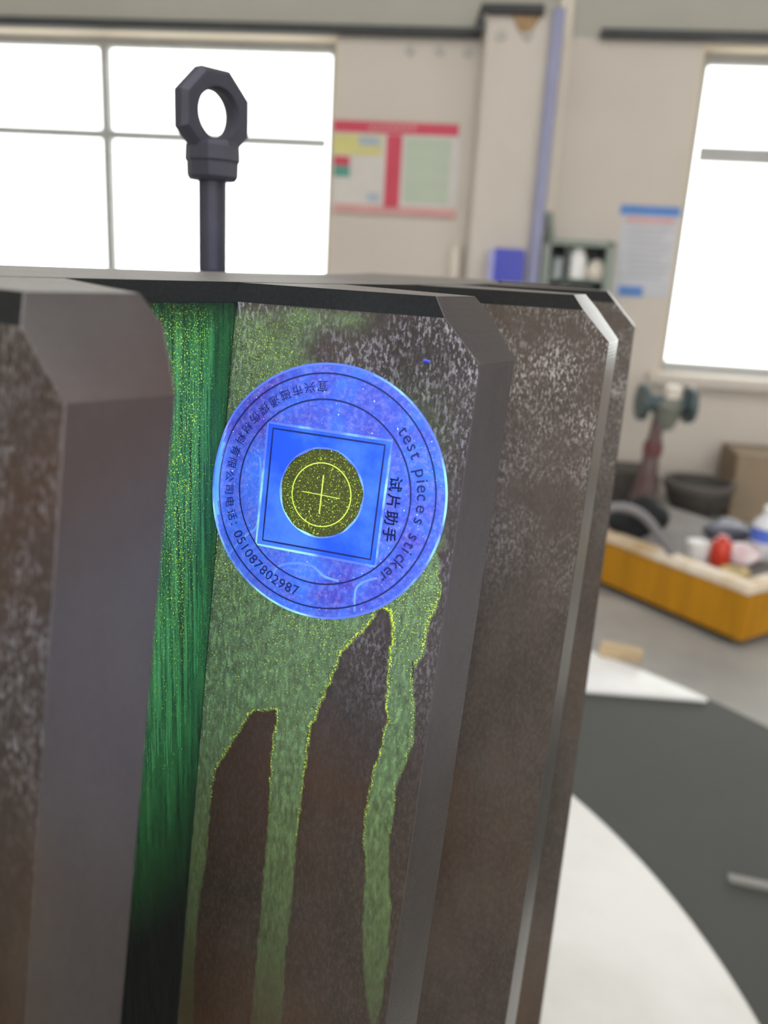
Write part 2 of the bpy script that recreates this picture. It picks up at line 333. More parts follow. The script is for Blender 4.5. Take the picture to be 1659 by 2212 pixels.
# blue box on the pillar
cu, cz = wuz(1097, 570, POFF); C0 = (cu, cz)
u0, u1, z0, z1 = [v - C0[i // 2] for i, v in enumerate(wrect(1062, 538, 1130, 640, POFF))]
bb = thing('wall_box', 'blue box with a pale left side on the pillar face', 'box', wpt(cu, cz, POFF), WROT)
obj('casing', bx(((u0 + u1) / 2, -0.06, (z0 + z1) / 2), (u1 - u0, 0.12, z1 - z0)), M_bluebox, bb, bevel=0.008)
obj('side_panel', bx((u0 - 0.004, -0.06, (z0 + z1) / 2), (0.03, 0.126, z1 - z0 - 0.01)), M_bluelid, bb, bevel=0.004)
obj('door', bx(((u0 + u1) / 2 + 0.016, -0.123, (z0 + z1) / 2), ((u1 - u0) * 0.5, 0.006, (z1 - z0) * 0.85)), M_bluebox, bb, bevel=0.002)
# grey-green cabinet with odds and ends
cu, cz = wuz(1250, 570); C0 = (cu, cz)
u0, u1, z0, z1 = [v - C0[i // 2] for i, v in enumerate(wrect(1166, 520, 1316, 640))]
cb = thing('open_cabinet', 'grey-green open cabinet on the wall right of the pillar', 'cabinet', wpt(cu, cz, 0), WROT)
bm = bmesh.new(); t = 0.03; D = 0.18
for a, b, c, d in ((u0, u1, z1 - t, z1), (u0, u1, z0, z0 + t), (u0, u0 + t * 1.4, z0, z1), (u1 - t * 1.4, u1, z0, z1)): box(bm, ((a + b) / 2, -D / 2, (c + d) / 2), (b - a, D, d - c))
obj('casing', bm, M_cab, cb)
obj('back_panel', bx(((u0 + u1) / 2, -0.006, (z0 + z1) / 2), (u1 - u0 - 0.06, 0.012, z1 - z0 - 0.06)), M_cabin, cb)
obj('shelf', bx(((u0 + u1) / 2, -D / 2, z0 + 0.09), (u1 - u0 - 0.08, D - 0.03, 0.012)), M_cab, cb)
obj('divider', bx((u0 + 0.13, -D / 2, (z0 + z1) / 2), (0.03, D - 0.02, z1 - z0 - 0.06)), M_cabin, cb)
zs = cz + z0 + 0.096
def inside(u, off): return wpt(cu + u, zs, off)
o = obj('jar', lathe([(0, 0), (0.05, 0), (0.052, 0.1), (0.035, 0.13), (0.035, 0.15), (0, 0.15)], 20), M_white, smooth=True); o.location = inside(u0 + 0.185, 0.11); tag(o, 'white jar standing in the grey-green open cabinet', 'jar')
o = obj('tin', lathe([(0, 0), (0.045, 0), (0.047, 0.004), (0.045, 0.01), (0.045, 0.09), (0.047, 0.1), (0, 0.1)], 20), mat('grey_tin', (0.34, 0.37, 0.38), 0.4, 0.3), smooth=True); o.location = inside(u0 + 0.07 + 0.02, 0.11); tag(o, 'grey tin at the left inside the grey-green cabinet', 'tin')
o = obj('rag', bm := lathe([(0, 0), (0.05, 0), (0.06, 0.03), (0.04, 0.08), (0.015, 0.1), (0, 0.1)], 14), M_ivory, smooth=True); o.location = inside(u1 - 0.078, 0.1); tag(o, 'pale crumpled rag at the right inside the grey-green cabinet', 'rag')
up = wpt(*wuz(1186, 520), 0.09)
o = obj('upright_bar', tube([up + Vector((0.004, 0, -0.005)), up + Vector((-0.02, 0, 0.14))], 0.022, 8), M_cab); tag(o, 'grey-green bar leaning upright on top of the open cabinet', 'bar')
# ivory tube by the pillar foot
a = wuz(985, 532); b_ = wuz(978, 640)
o = obj('wall_tube', lathe([(0, 0), (0.03, 0), (0.034, 0.01), (0.034, a[1] - b_[1] - 0.01), (0.028, a[1] - b_[1]), (0, a[1] - b_[1])], 16), M_ivory, smooth=True); o.location = wpt(b_[0], b_[1], 0.034); tag(o, 'short ivory tube fixed upright on the wall left of the pillar', 'tube')

# ------------------------------------------------------------------ platform and round plates below the gear
GX, GY, GTOP = -0.55954, 0.63858, CAMZ - 0.0086
PZ, DZ = 0.45, 0.30
GH = GTOP - PZ
def rad_at(px, py, z):
    p = at_z(px, py, z); return math.hypot(p.x - GX, p.y - GY)
Rw = sum(rad_at(x, y, PZ) for x, y in ((1245, 1762), (1450, 1920), (1655, 2108))) / 3
Rd = sum(rad_at(x, y, DZ) for x, y in ((1300, 1396), (1540, 1506), (1657, 1588))) / 3
o = obj('round_platform', lathe([(0, 0), (Rd, 0), (Rd, DZ - 0.01), (Rd - 0.01, DZ), (0, DZ)], 128), M_grey, smooth=True); o.location = (GX, GY, 0)
tag(o, 'low dark grey round platform spreading below the white round plate', 'platform')
o = obj('round_plate', lathe([(0, 0), (Rw - 0.02, 0), (Rw, 0.01), (Rw, PZ - DZ - 0.012), (Rw - 0.004, PZ - DZ - 0.004), (Rw - 0.012, PZ - DZ), (0, PZ - DZ)], 160), M_whiteplate, smooth=True); o.location = (GX, GY, DZ)
tag(o, 'big white round plate under the gear, smudged, with rounded edge', 'plate')
pa, pb = at_z(1262, 1498, DZ), at_z(1540, 1520, DZ)
ax, ay = pa.x - GX, pa.y - GY; bxx, byy = pb.x - GX, pb.y - GY
Rs = Rd - 0.03; dirv = Vector((bxx - ax, byy - ay)).normalized(); nrm = Vector((-dirv.y, dirv.x)); h = ax * nrm.x + ay * nrm.y
half = math.sqrt(max(Rs * Rs - h * h, 0.01)); base = math.atan2(nrm.y, nrm.x); da = math.acos(min(1, h / Rs))
poly = [(Rs * math.cos(base - da + 2 * da * i / 40), Rs * math.sin(base - da + 2 * da * i / 40)) for i in range(41)]
o = obj('white_segment', prism(poly, 0, 0.012), M_segment, bevel=0.003); o.location = (GX, GY, DZ)  # flat white segment along the platform's far edge
tag(o, 'white sheet cut to an arc lying on the platform\'s far edge', 'sheet')
p = at_z(1340, 1420, DZ + 0.012)
o = obj('wood_offcut', bx((0, 0, 0.014), (0.10, 0.045, 0.028)), M_wood, bevel=0.004); o.location = (p.x, p.y, DZ + 0.012); o.rotation_euler = (0, 0, -0.35)
tag(o, 'small tan wood offcut lying on the white segment', 'offcut')
p = at_z(1622, 1912, DZ)
o = obj('steel_strip', bx((0, 0, 0.004), (0.07, 0.018, 0.008)), mat('pale_steel', (0.30, 0.29, 0.28), 0.4, 0.4, var=0.1), bevel=0.002); o.location = (p.x, p.y, DZ); o.rotation_euler = (0, 0, -0.25)
tag(o, 'short pale steel strip lying on the dark platform at right', 'strip')

# ------------------------------------------------------------------ ring gear segment
RT, RR, AT, AR, AU, DR, DZC, HX, DTOP = 0.70815, 0.63415, 0.01515, 0.04725, 0.02429, 0.01631, 0.01718, 0.16413, 0.00553
TH2, STEP = -0.58434, 2 * PI / 36
M_steel = steel_mat('rusty_gear_steel', (0.032, 0.024, 0.018), (0.074, 0.056, 0.043), (0.17, 0.145, 0.13), 0.2, 0.6, speckle=0.8, rust=0.5)
M_mach = steel_mat('machined_tip_steel', (0.065, 0.057, 0.056), (0.085, 0.075, 0.071), (0.14, 0.125, 0.115), 0.3, 0.25, grain=0.12, rust=0.4, lines=True)
M_root = steel_mat('shaded_root_steel', (0.007, 0.008, 0.008), (0.012, 0.013, 0.013), (0.03, 0.032, 0.03), 0.0, 0.7, streak=True); M_root.node_tree.nodes['Principled BSDF'].inputs['Specular IOR Level'].default_value = 0.15  # near-black colour stands in for the deep shade in the gaps
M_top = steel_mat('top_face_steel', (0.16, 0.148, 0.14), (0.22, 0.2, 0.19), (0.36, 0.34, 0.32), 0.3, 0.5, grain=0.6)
gear = thing('ring_gear_segment', 'big rusty steel ring gear segment with chamfered teeth standing on the white plate', 'gear', (GX, GY, PZ))
def P3(r, a, z): return (r * math.cos(a), r * math.sin(a), z + GH)          # z counted from the top face
def tooth(k):
    th = TH2 + k * STEP; verts = []; faces = []; mids = []
    bev = 0.0002
    def prof(z, inset, rtip):
        # points left root .. left tip .. right tip .. right root
        th_ = th + HX * z
        def lat(u): return (AR + (AT - AR) * u)
        def fl(r): u = (r - RR) / (RT - RR); return lat(u)
        pts = [(RR - 0.003, -(fl(RR) - inset / RR)), (rtip - bev, -(fl(rtip) - inset / rtip + bev * 0.3)), (rtip, -(fl(rtip) - inset / rtip - bev / rtip))]
        n = 4
        aa = pts[-1][1]
        arc = [(rtip, aa + (-2 * aa) * i / n) for i in range(1, n)]
        pts = pts + arc + [(r, -a) for r, a in reversed(pts)]
        return [P3(r, th_ + a, z) for r, a in pts]
    levels = [(0.0, 0.0040, RT - DR), (-DTOP, 0.0, RT - DR + DTOP * DR / DZC), (-DZC, 0.0, RT)]
    zz = -DZC
    while zz > -GH + 0.03: zz -= 0.03; levels.append((max(zz, -GH), 0.0, RT))
    if levels[-1][0] > -GH: levels.append((-GH, 0.0, RT))
    rows = [prof(*l) for l in levels]; n = len(rows[0])
    for r in rows: verts += r
    for i in range(len(rows) - 1):
        for j in range(n - 1):
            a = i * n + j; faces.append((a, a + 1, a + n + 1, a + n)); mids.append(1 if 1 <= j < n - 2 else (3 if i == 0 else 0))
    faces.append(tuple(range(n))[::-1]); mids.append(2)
    b0 = (len(rows) - 1) * n; faces.append(tuple(range(b0, b0 + n))); mids.append(0)
    # orient outward
    o = mesh_obj('tooth', verts, faces, [M_steel, M_mach, M_top, M_root], gear, mids=mids)
    bm = bmesh.new(); bm.from_mesh(o.data); bmesh.ops.recalc_face_normals(bm, faces=bm.faces); bm.to_mesh(o.data); bm.free()
    return o
teeth = {k: tooth(k) for k in range(-2, 4)}
# rim: root surface with the same lead
A0, A1, RIN = TH2 - 2.5 * STEP, TH2 + 3.42 * STEP, 0.535
def rim():
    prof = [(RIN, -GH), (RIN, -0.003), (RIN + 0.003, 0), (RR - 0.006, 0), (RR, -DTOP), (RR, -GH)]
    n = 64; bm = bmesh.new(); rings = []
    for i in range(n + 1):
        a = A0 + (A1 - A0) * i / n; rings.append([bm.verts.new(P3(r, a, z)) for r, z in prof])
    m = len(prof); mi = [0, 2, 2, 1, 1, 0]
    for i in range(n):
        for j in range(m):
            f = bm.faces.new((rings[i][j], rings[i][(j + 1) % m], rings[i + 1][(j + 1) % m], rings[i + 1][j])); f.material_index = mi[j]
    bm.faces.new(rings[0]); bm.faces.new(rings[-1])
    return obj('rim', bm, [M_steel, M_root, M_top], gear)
rimo = rim()
def web():
    prof = [(0.40, -0.09), (0.40, -0.05), (RIN + 0.001, -0.05), (RIN + 0.001, -0.09)]; bm = bmesh.new(); rings = []; n = 40
    for i in range(n + 1):
        a = A0 + 0.01 + (A1 - A0 - 0.02) * i / n; rings.append([bm.verts.new(P3(r, a, z)) for r, z in prof])
    for i in range(n):
        for j in range(4): bm.faces.new((rings[i][j], rings[i][(j + 1) % 4], rings[i + 1][(j + 1) % 4], rings[i + 1][j]))
    bm.faces.new(rings[0]); bm.faces.new(rings[-1])
    return obj('web', bm, M_steel, gear)
web()

# tooth-flank chart: s along the flank from root (mm -> m), z below the top face
def flank(s, z, off=0.0, k=0):
    s = np.asarray(s, float); z = np.asarray(z, float); th = TH2 + k * STEP + HX * z
    ax_, ay_ = RR * np.cos(th - AR), RR * np.sin(th - AR); bx_, by_ = RT * np.cos(th - AT), RT * np.sin(th - AT)
    dx, dy = bx_ - ax_, by_ - ay_; Ln = np.hypot(dx, dy); dx, dy = dx / Ln, dy / Ln
    nx, ny = dy, -dx                                             # out of the flank, towards the gap
    x = ax_ + dx * np.maximum(s, 0) + nx * off; y = ay_ + dy * np.maximum(s, 0) + ny * off
    neg = s < 0; ra = th - AR + s / RR
    cx_, cy_ = np.cos(ra), np.sin(ra)
    w = np.clip(-s / 0.002, 0, 1)
    xr = RR * cx_ + cx_ * off + nx * off * (1 - w); yr = RR * cy_ + cy_ * off + ny * off * (1 - w)
    return np.stack([np.where(neg, xr, x), np.where(neg, yr, y), z + GH], -1)

# --------------------------- fluorescent ink left on flank and root
def sdf(poly, X, Y):                                             # negative inside
    poly = np.array(poly, float); d = np.full(X.shape, 1e9); ins = np.zeros(X.shape, bool)
    for (x0, y0), (x1, y1) in zip(poly, np.roll(poly, -1, 0)):
        ex, ey = x1 - x0, y1 - y0; t = np.clip(((X - x0) * ex + (Y - y0) * ey) / (ex * ex + ey * ey + 1e-12), 0, 1)
        d = np.minimum(d, np.hypot(X - x0 - t * ex, Y - y0 - t * ey))
        c = ((y0 > Y) != (y1 > Y)) & (X < (x1 - x0) * (Y - y0) / (y1 - y0 + 1e-12) + x0); ins ^= c
    return np.where(ins, -d, d)
def wobble(X, Y, amp, f, seed):
    r = np.random.default_rng(seed); out = np.zeros(X.shape)
    for i in range(7):
        a = r.uniform(0, 2 * PI); k = f * (0.6 + 0.5 * i); out += np.sin(X * k * math.cos(a) + Y * k * math.sin(a) + r.uniform(0, 6)) / (1 + 0.5 * i)
    return out * amp / 2.2
PA = [[19.1,-132.8],[27.5,-130.0],[27.6,-134.1],[26.8,-139.9],[27.1,-152.4],[28.2,-166.4],[28.3,-177.3],[28.3,-188.4],[28.8,-203.3],[28.8,-214.8],[29.3,-230.2],[29.4,-245.8],[29.9,-258.0],[29.9,-300],[7.3,-300],[7.3,-268.1],[6.9,-255.4],[5.6,-235.6],[4.9,-219.7],[5.1,-207.8],[5.6,-199.8],[6.1,-192.0],[6.2,-180.5],[6.2,-171.5],[6.3,-162.6],[7.1,-156.5],[10.2,-149.2],[14.0,-141.1],[17.1,-135.3]]
PB = [[55.4,-91.8],[58.0,-90.0],[60.8,-91.3],[62.0,-94.8],[62.5,-99.7],[62.3,-105.5],[63.1,-116.2],[63.5,-121.3],[64.8,-124.9],[63.7,-128.4],[63.6,-135.0],[61.8,-141.5],[61.2,-149.8],[60.8,-156.7],[61.3,-165.6],[63.1,-172.0],[64.0,-183.7],[65.4,-197.5],[67.1,-207.8],[69.5,-217.9],[72.2,-227.8],[74.0,-238.6],[74,-300],[41.2,-300],[41.2,-253.0],[41.0,-240.9],[39.5,-214.6],[39.3,-195.8],[39.1,-184.8],[38.6,-170.5],[38.7,-161.9],[38.8,-153.4],[39.1,-143.6],[39.3,-133.9],[39.8,-131.8],[41.0,-130.1],[41.3,-126.7],[42.9,-120.3],[44.6,-113.9],[46.4,-107.0],[50.4,-101.6],[54.3,-96.4],[55.3,-93.7]]
PU = [[-3,-11],[8.4,-9],[21.1,-14],[26.0,-23.5],[45,-40],[66,-52],[74.5,-72],[74.5,-84],[72.5,-95.2],[72.2,-101.4],[70.5,-106.8],[71.2,-114.3],[72.4,-120.4],[73.3,-129.2],[70.9,-137.7],[69.5,-144.1],[69.8,-154.1],[69.9,-164.3],[71.5,-174.1],[73.7,-187.4],[74.6,-201.4],[74.6,-219.6],[74.2,-227.0],[74.3,-300],[-3,-300]]
def ink_mat(name, streak, deep, mid, bright, body):
    m = bpy.data.materials.new(name); m.use_nodes = True; nt = m.node_tree; b = nt.nodes['Principled BSDF']; L = nt.links.new
    tc = N(nt, 'ShaderNodeTexCoord'); mp = N(nt, 'ShaderNodeMapping'); L(tc.outputs['Object'], mp.inputs['Vector']); mp.inputs['Scale'].default_value = (1, 1, streak)
    at = N(nt, 'ShaderNodeAttribute', attribute_name='ink'); sp = N(nt, 'ShaderNodeSeparateColor'); L(at.outputs['Color'], sp.inputs[0])
    n1 = N(nt, 'ShaderNodeTexNoise', Scale=800.0, Detail=5.0, Roughness=0.75); L(mp.outputs[0], n1.inputs['Vector'])
    n2 = N(nt, 'ShaderNodeTexNoise', Scale=2400.0, Detail=2.0, Roughness=0.6); L(tc.outputs['Object'], n2.inputs['Vector'])
    n3 = N(nt, 'ShaderNodeTexNoise', Scale=60.0, Detail=3.0); L(mp.outputs[0], n3.inputs['Vector'])
    c1 = N(nt, 'ShaderNodeMapRange', **{'From Min': 0.35, 'From Max': 0.65}); L(n1.outputs['Fac'], c1.inputs['Value'])
    mx = N(nt, 'ShaderNodeMix', data_type='RGBA'); L(c1.outputs[0], mx.inputs[0]); mx.inputs[6].default_value = (*deep, 1); mx.inputs[7].default_value = (*mid, 1)
    # flecks: fine noise over a threshold, thicker where the 'fleck' channel says and along drip edges
    ad = N(nt, 'ShaderNodeMath', operation='MULTIPLY_ADD'); L(sp.outputs['Blue'], ad.inputs[0]); ad.inputs[1].default_value = 0.17; L(n2.outputs['Fac'], ad.inputs[2])
    ae = N(nt, 'ShaderNodeMath', operation='MULTIPLY_ADD'); L(sp.outputs['Green'], ae.inputs[0]); ae.inputs[1].default_value = 0.20; L(ad.outputs[0], ae.inputs[2])
    af = N(nt, 'ShaderNodeMath', operation='MULTIPLY_ADD'); L(n3.outputs['Fac'], af.inputs[0]); af.inputs[1].default_value = 0.10; L(ae.outputs[0], af.inputs[2])
    c2 = N(nt, 'ShaderNodeMapRange', **{'From Min': 0.775, 'From Max': 0.84}); L(af.outputs[0], c2.inputs['Value'])
    m2 = N(nt, 'ShaderNodeMix', data_type='RGBA'); L(c2.outputs[0], m2.inputs[0]); L(mx.outputs[2], m2.inputs[6]); m2.inputs[7].default_value = (*bright, 1)
    L(m2.outputs[2], b.inputs['Base Color'])
    al = N(nt, 'ShaderNodeMath', operation='MULTIPLY'); L(sp.outputs['Red'], al.inputs[0]); al.inputs[1].default_value = body
    c3 = N(nt, 'ShaderNodeMapRange', **{'From Min': 0.3, 'From Max': 0.7, 'To Min': 0.6, 'To Max': 1.15}); L(n1.outputs['Fac'], c3.inputs['Value'])
    al2 = N(nt, 'ShaderNodeMath', operation='MULTIPLY', use_clamp=True); L(al.outputs[0], al2.inputs[0]); L(c3.outputs[0], al2.inputs[1])
    fk = N(nt, 'ShaderNodeMath', operation='MULTIPLY'); L(c2.outputs[0], fk.inputs[0]); L(sp.outputs['Red'], fk.inputs[1])
    mxx = N(nt, 'ShaderNodeMath', operation='MAXIMUM'); L(al2.outputs[0], mxx.inputs[0]); L(fk.outputs[0], mxx.inputs[1])
    L(mxx.outputs[0], b.inputs['Alpha']); b.inputs['Roughness'].default_value = 0.45
    em = N(nt, 'ShaderNodeMath', operation='MULTIPLY'); L(c2.outputs[0], em.inputs[0]); em.inputs[1].default_value = 0.12       # the particles fluoresce
    b.inputs['Emission Color'].default_value = (0.5, 1.0, 0.06, 1); L(em.outputs[0], b.inputs['Emission Strength'])
    return m
def grid_obj(name, S, Z, off, m, parent, attr):
    P = flank(S, Z, off); h_, w_ = S.shape; P = P.reshape(-1, 3); idx = np.arange(h_ * w_).reshape(h_, w_)
    F = np.stack([idx[:-1, :-1], idx[:-1, 1:], idx[1:, 1:], idx[1:, :-1]], -1).reshape(-1, 4)
    keep = (attr[..., 0].reshape(-1)[F].max(1) > 0.01); F = F[keep]
    me = bpy.data.meshes.new(name); me.vertices.add(len(P)); me.vertices.foreach_set('co', P.ravel())
    me.loops.add(F.size); me.loops.foreach_set('vertex_index', F.ravel().astype(np.int32))
    me.polygons.add(len(F)); me.polygons.foreach_set('loop_start', np.arange(0, F.size, 4, dtype=np.int32))
    me.update(calc_edges=True)
    ca = me.color_attributes.new('ink', 'FLOAT_COLOR', 'POINT'); buf = np.concatenate([attr.reshape(-1, 3), np.ones((len(P), 1))], 1).astype(np.float32); ca.data.foreach_set('color', buf.ravel())
    me.materials.append(m); o = bpy.data.objects.new(name, me); COL.objects.link(o); o.parent = parent; return o
s_ = np.arange(0.2, 75.8, 0.6); z_ = np.arange(-5.8, -262, -0.6); S, Z = np.meshgrid(s_, z_)
Sw = S + wobble(S, Z, 0.5, 0.9, 1); Zw = Z + wobble(S, Z, 0.5, 0.9, 2)
dA, dB = sdf(PA, Sw, Zw), sdf(PB, Sw, Zw); wa = np.where(Z > -80, 2.5, np.clip(2.5 + (Z + 80) / 8, 0.5, 2.5)); dU = sdf(PU, S + wa * wobble(S, Z, 1.0, 0.35, 3), Z + wa * wobble(S, Z, 1.0, 0.35, 4))
sm = lambda x: np.clip(x, 0, 1) ** 2 * (3 - 2 * np.clip(x, 0, 1))
wid = np.where(Z > -70, 9.0, 0.8)
ink = sm(0.5 - dU / wid); ink *= sm(0.5 + dA / 0.8) * sm(0.5 + dB / 0.8)
low = np.clip((-Z - 60) / 30, 0, 1)
edge = np.maximum(np.exp(-(np.maximum(dA, 0) / 0.6) ** 2), np.exp(-(np.maximum(dB, 0) / 0.6) ** 2)) * np.clip((220 + Z) / 60, 0, 1)
edge = np.maximum(edge, 0.55 * np.exp(-(np.minimum(dU, 0) / 1.0) ** 2) * low)
fleck = np.clip((175 + Z) / 90, 0, 1) * 0.75  # flecks held to the reach of the torch beam
smudge = np.exp(-((S - 22) / 7) ** 2 - ((Z + 9) / 4) ** 2) * 0.8 + np.exp(-((S - 36) / 6) ** 2 - ((Z + 8) / 3) ** 2) * 0.5 + np.exp(-((S - 60) / 10) ** 2 - ((Z + 40) / 14) ** 2) * 0.25
ink = np.clip(ink * np.where(Z > -75, 0.8, 1.0) + smudge, 0, 1)
torch_fade = np.clip((262 + Z) / 120, 0.16, 1)  # film alpha drops downward to mimic the torch's falloff
M_ink = ink_mat('green_fluorescent_ink', 0.35, (0.15, 0.27, 0.10), (0.36, 0.60, 0.24), (0.80, 1.0, 0.07), 0.48)  # green glow of the excited ink put into its base colour
io = grid_obj('ink_film', S / 1000, Z / 1000, 0.00008, M_ink, teeth[0], np.stack([ink * torch_fade, edge, fleck], -1))
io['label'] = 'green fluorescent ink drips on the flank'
s_ = np.arange(-52.0, -0.05, 0.7); z_ = np.arange(-5.8, -300, -1.0); S, Z = np.meshgrid(s_, z_)
rink = (sm((-Z - 3) / 14) * 0.9 + 0.1) * sm((222 + Z) / 110) * (0.55 + 0.45 * np.clip((-S - 1) / 9, 0, 1))  # alpha dies out downward, imitating beam falloff and shade in the gap
M_ink2 = ink_mat('green_ink_in_root', 0.03, (0.012, 0.085, 0.03), (0.07, 0.36, 0.10), (0.75, 1.0, 0.07), 0.9)
fl2 = np.clip((190 + Z) / 110, 0, 1) * 0.8 * np.clip(1.25 - np.exp(-((S + 4) / 6) ** 2), 0, 1)
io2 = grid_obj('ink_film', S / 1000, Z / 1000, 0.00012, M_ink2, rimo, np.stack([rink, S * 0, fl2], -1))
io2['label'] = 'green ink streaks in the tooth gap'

# ------------------------------------------------------------------ test-piece sticker on the flank
SC = np.array([34.9, -59.1])
c3 = flank(SC[0] / 1000, SC[1] / 1000) + np.array([GX, GY, PZ])
stk = thing('sticker', 'round blue test-piece sticker printed with rings of text on the tooth flank', 'sticker', tuple(c3))
ORG = np.array([GX, GY, PZ]) - c3
def chart_mesh(name, S, Z, faces, off, m, parent, smooth=True):
    S = np.asarray(S, float) / 1000; Z = np.asarray(Z, float) / 1000           # the film bridges the corner at the root in a soft curve
    P = sum(flank(S + d, Z, off) - (flank(S + d + 1e-9, Z, 0) - flank(S + d, Z, 0)) for d in np.linspace(-0.003, 0.003, 7)) / 7 + ORG
    return mesh_obj(name, P.tolist(), faces, m, parent, smooth)
def annulus(c, r0, r1, n=128, rings=10, noise=0.0):
    S, Z, F = [], [], []; wob = [1 + noise * math.sin(5 * 2 * PI * i / n + 1) + noise * math.sin(11 * 2 * PI * i / n) for i in range(n)]
    for j in range(rings + 1):
        for i in range(n):
            r = r0 * (wob[i] if j == 0 else 1) + (r1 - r0) * j / rings; a = 2 * PI * i / n; S.append(c[0] + r * math.cos(a)); Z.append(c[1] + r * math.sin(a))
    for j in range(rings):
        for i in range(n): F.append((j * n + i, j * n + (i + 1) % n, (j + 1) * n + (i + 1) % n, (j + 1) * n + i))
    return S, Z, F
def curvy(pts, k=6):
    P = [np.array(p, float) for p in pts]; out = []
    for i in range(len(P) - 1):
        p0, p1, p2, p3 = P[max(i - 1, 0)], P[i], P[i + 1], P[min(i + 2, len(P) - 1)]
        for t in np.arange(k) / k: out.append(0.5 * (2 * p1 + (p2 - p0) * t + (2 * p0 - 5 * p1 + 4 * p2 - p3) * t * t + (3 * p1 - p0 - 3 * p2 + p3) * t ** 3))
    return out + [P[-1]]
def ribbon(pts, w, closed=False, sub=6):
    P = []
    n = len(pts)
    for i in range(n if closed else n - 1):
        a, b = np.array(pts[i], float), np.array(pts[(i + 1) % n], float)
        for k in range(sub): P.append(a + (b - a) * k / sub)
    if not closed: P.append(np.array(pts[-1], float))
    P = np.array(P); m = len(P); S, Z, F = [], [], []
    for i in range(m):
        a = P[i - 1] if (i or closed) else P[i]; b = P[(i + 1) % m] if (i < m - 1 or closed) else P[i]
        t = (b - a) / (np.linalg.norm(b - a) + 1e-9); nn = np.array([-t[1], t[0]])
        for sg in (-1, 1): q = P[i] + nn * sg * w / 2; S.append(q[0]); Z.append(q[1])
    for i in range(m if closed else m - 1):
        j = (i + 1) % m; F.append((2 * i, 2 * i + 1, 2 * j + 1, 2 * j))
    return S, Z, F
def film_mat():
    m = bpy.data.materials.new('blue_sticker_film'); m.use_nodes = True; nt = m.node_tree; b = nt.nodes['Principled BSDF']; L = nt.links.new
    tc = N(nt, 'ShaderNodeTexCoord')
    n1 = N(nt, 'ShaderNodeTexNoise', Scale=38.0, Detail=6.0, Roughness=0.65, Distortion=0.6); L(tc.outputs['Object'], n1.inputs['Vector'])
    n2 = N(nt, 'ShaderNodeTexNoise', Scale=620.0, Detail=3.0, Roughness=0.7); L(tc.outputs['Object'], n2.inputs['Vector'])
    n3 = N(nt, 'ShaderNodeTexNoise', Scale=1300.0, Detail=1.0); L(tc.outputs['Object'], n3.inputs['Vector'])
    r1 = N(nt, 'ShaderNodeMapRange', **{'From Min': 0.38, 'From Max': 0.66}); L(n1.outputs['Fac'], r1.inputs['Value'])
    a = N(nt, 'ShaderNodeMix', data_type='RGBA'); L(r1.outputs[0], a.inputs[0]); a.inputs[6].default_value = (0.085, 0.07, 0.47, 1); a.inputs[7].default_value = (0.06, 0.23, 0.88, 1)
    r2 = N(nt, 'ShaderNodeMapRange', **{'From Min': 0.45, 'From Max': 0.75, 'To Max': 0.55}); L(n2.outputs['Fac'], r2.inputs['Value'])
    c = N(nt, 'ShaderNodeMix', data_type='RGBA'); L(r2.outputs[0], c.inputs[0]); L(a.outputs[2], c.inputs[6]); c.inputs[7].default_value = (0.36, 0.36, 0.72, 1)
    r3 = N(nt, 'ShaderNodeMapRange', **{'From Min': 0.74, 'From Max': 0.78}); L(n3.outputs['Fac'], r3.inputs['Value'])
    d = N(nt, 'ShaderNodeMix', data_type='RGBA'); L(r3.outputs[0], d.inputs[0]); L(c.outputs[2], d.inputs[6]); d.inputs[7].default_value = (0.6, 0.95, 0.75, 1)
    L(d.outputs[2], b.inputs['Base Color']); b.inputs['Roughness'].default_value = 0.38; b.inputs['Specular IOR Level'].default_value = 0.3
    return m
M_film = film_mat()
M_edge = mat('ink_bead', (0.14, 0.24, 0.85), 0.3, color2=(0.42, 0.90, 0.72), scale=40, lo=0.5, hi=0.62)
M_print = mat('dark_blue_print', (0.012, 0.02, 0.13), 0.5)
M_window = mat('bright_blue_window', (0.03, 0.12, 0.82), 0.3, color2=(0.09, 0.26, 0.95), scale=45, lo=0.45, hi=0.65)
def shim_mat():
    m = ink_mat('olive_shim', 1.0, (0.06, 0.068, 0.016), (0.12, 0.13, 0.025), (0.7, 1.0, 0.08), 1.0)
    nt = m.node_tree; b = nt.nodes['Principled BSDF']
    for l in list(b.inputs['Alpha'].links): nt.links.remove(l)
    b.inputs['Alpha'].default_value = 1.0; b.inputs['Metallic'].default_value = 0.2
    for n in nt.nodes:
        if n.type == 'MAP_RANGE' and abs(n.inputs['From Min'].default_value - 0.775) < 1e-4: n.inputs['From Min'].default_value = 0.66; n.inputs['From Max'].default_value = 0.72
    return m
M_shim = shim_mat(); M_ind = mat('bright_indication', (0.80, 1.0, 0.12), 0.4)
O = 0.0002
WET = [([[21.2, -86.2], [22.6, -83.9], [25.8, -82.3], [30.0, -81.5], [34.4, -81.8], [38.3, -84.1], [43.2, -84.7]], 0.8), ([[49.4, -93.1], [48.9, -86.7], [50.8, -83.8], [54.7, -81.7]], 0.7), ([[4.6, -83.7], [7.6, -79.3], [10.6, -75.7], [13.9, -72.1], [14.0, -62.5], [13.7, -55.6], [12.8, -50.8]], 0.7), ([[53.2, -78.5], [48.9, -76.8]], 0.9), ([[20.9, -88.8], [18.5, -87.2], [17.1, -84.3]], 0.6)]
HC = (34.35, -58.95)
fS, fZ, fF = annulus(SC, 13.9, 38.4, n=160, rings=26)
fo = chart_mesh('film', fS, fZ, fF, O, [M_film, mat('reflection_film', (0.16, 0.55, 0.62), 0.3, color2=(0.12, 0.40, 0.75), scale=50)], stk)  # second material paints the cyan reflection where the film wraps the root
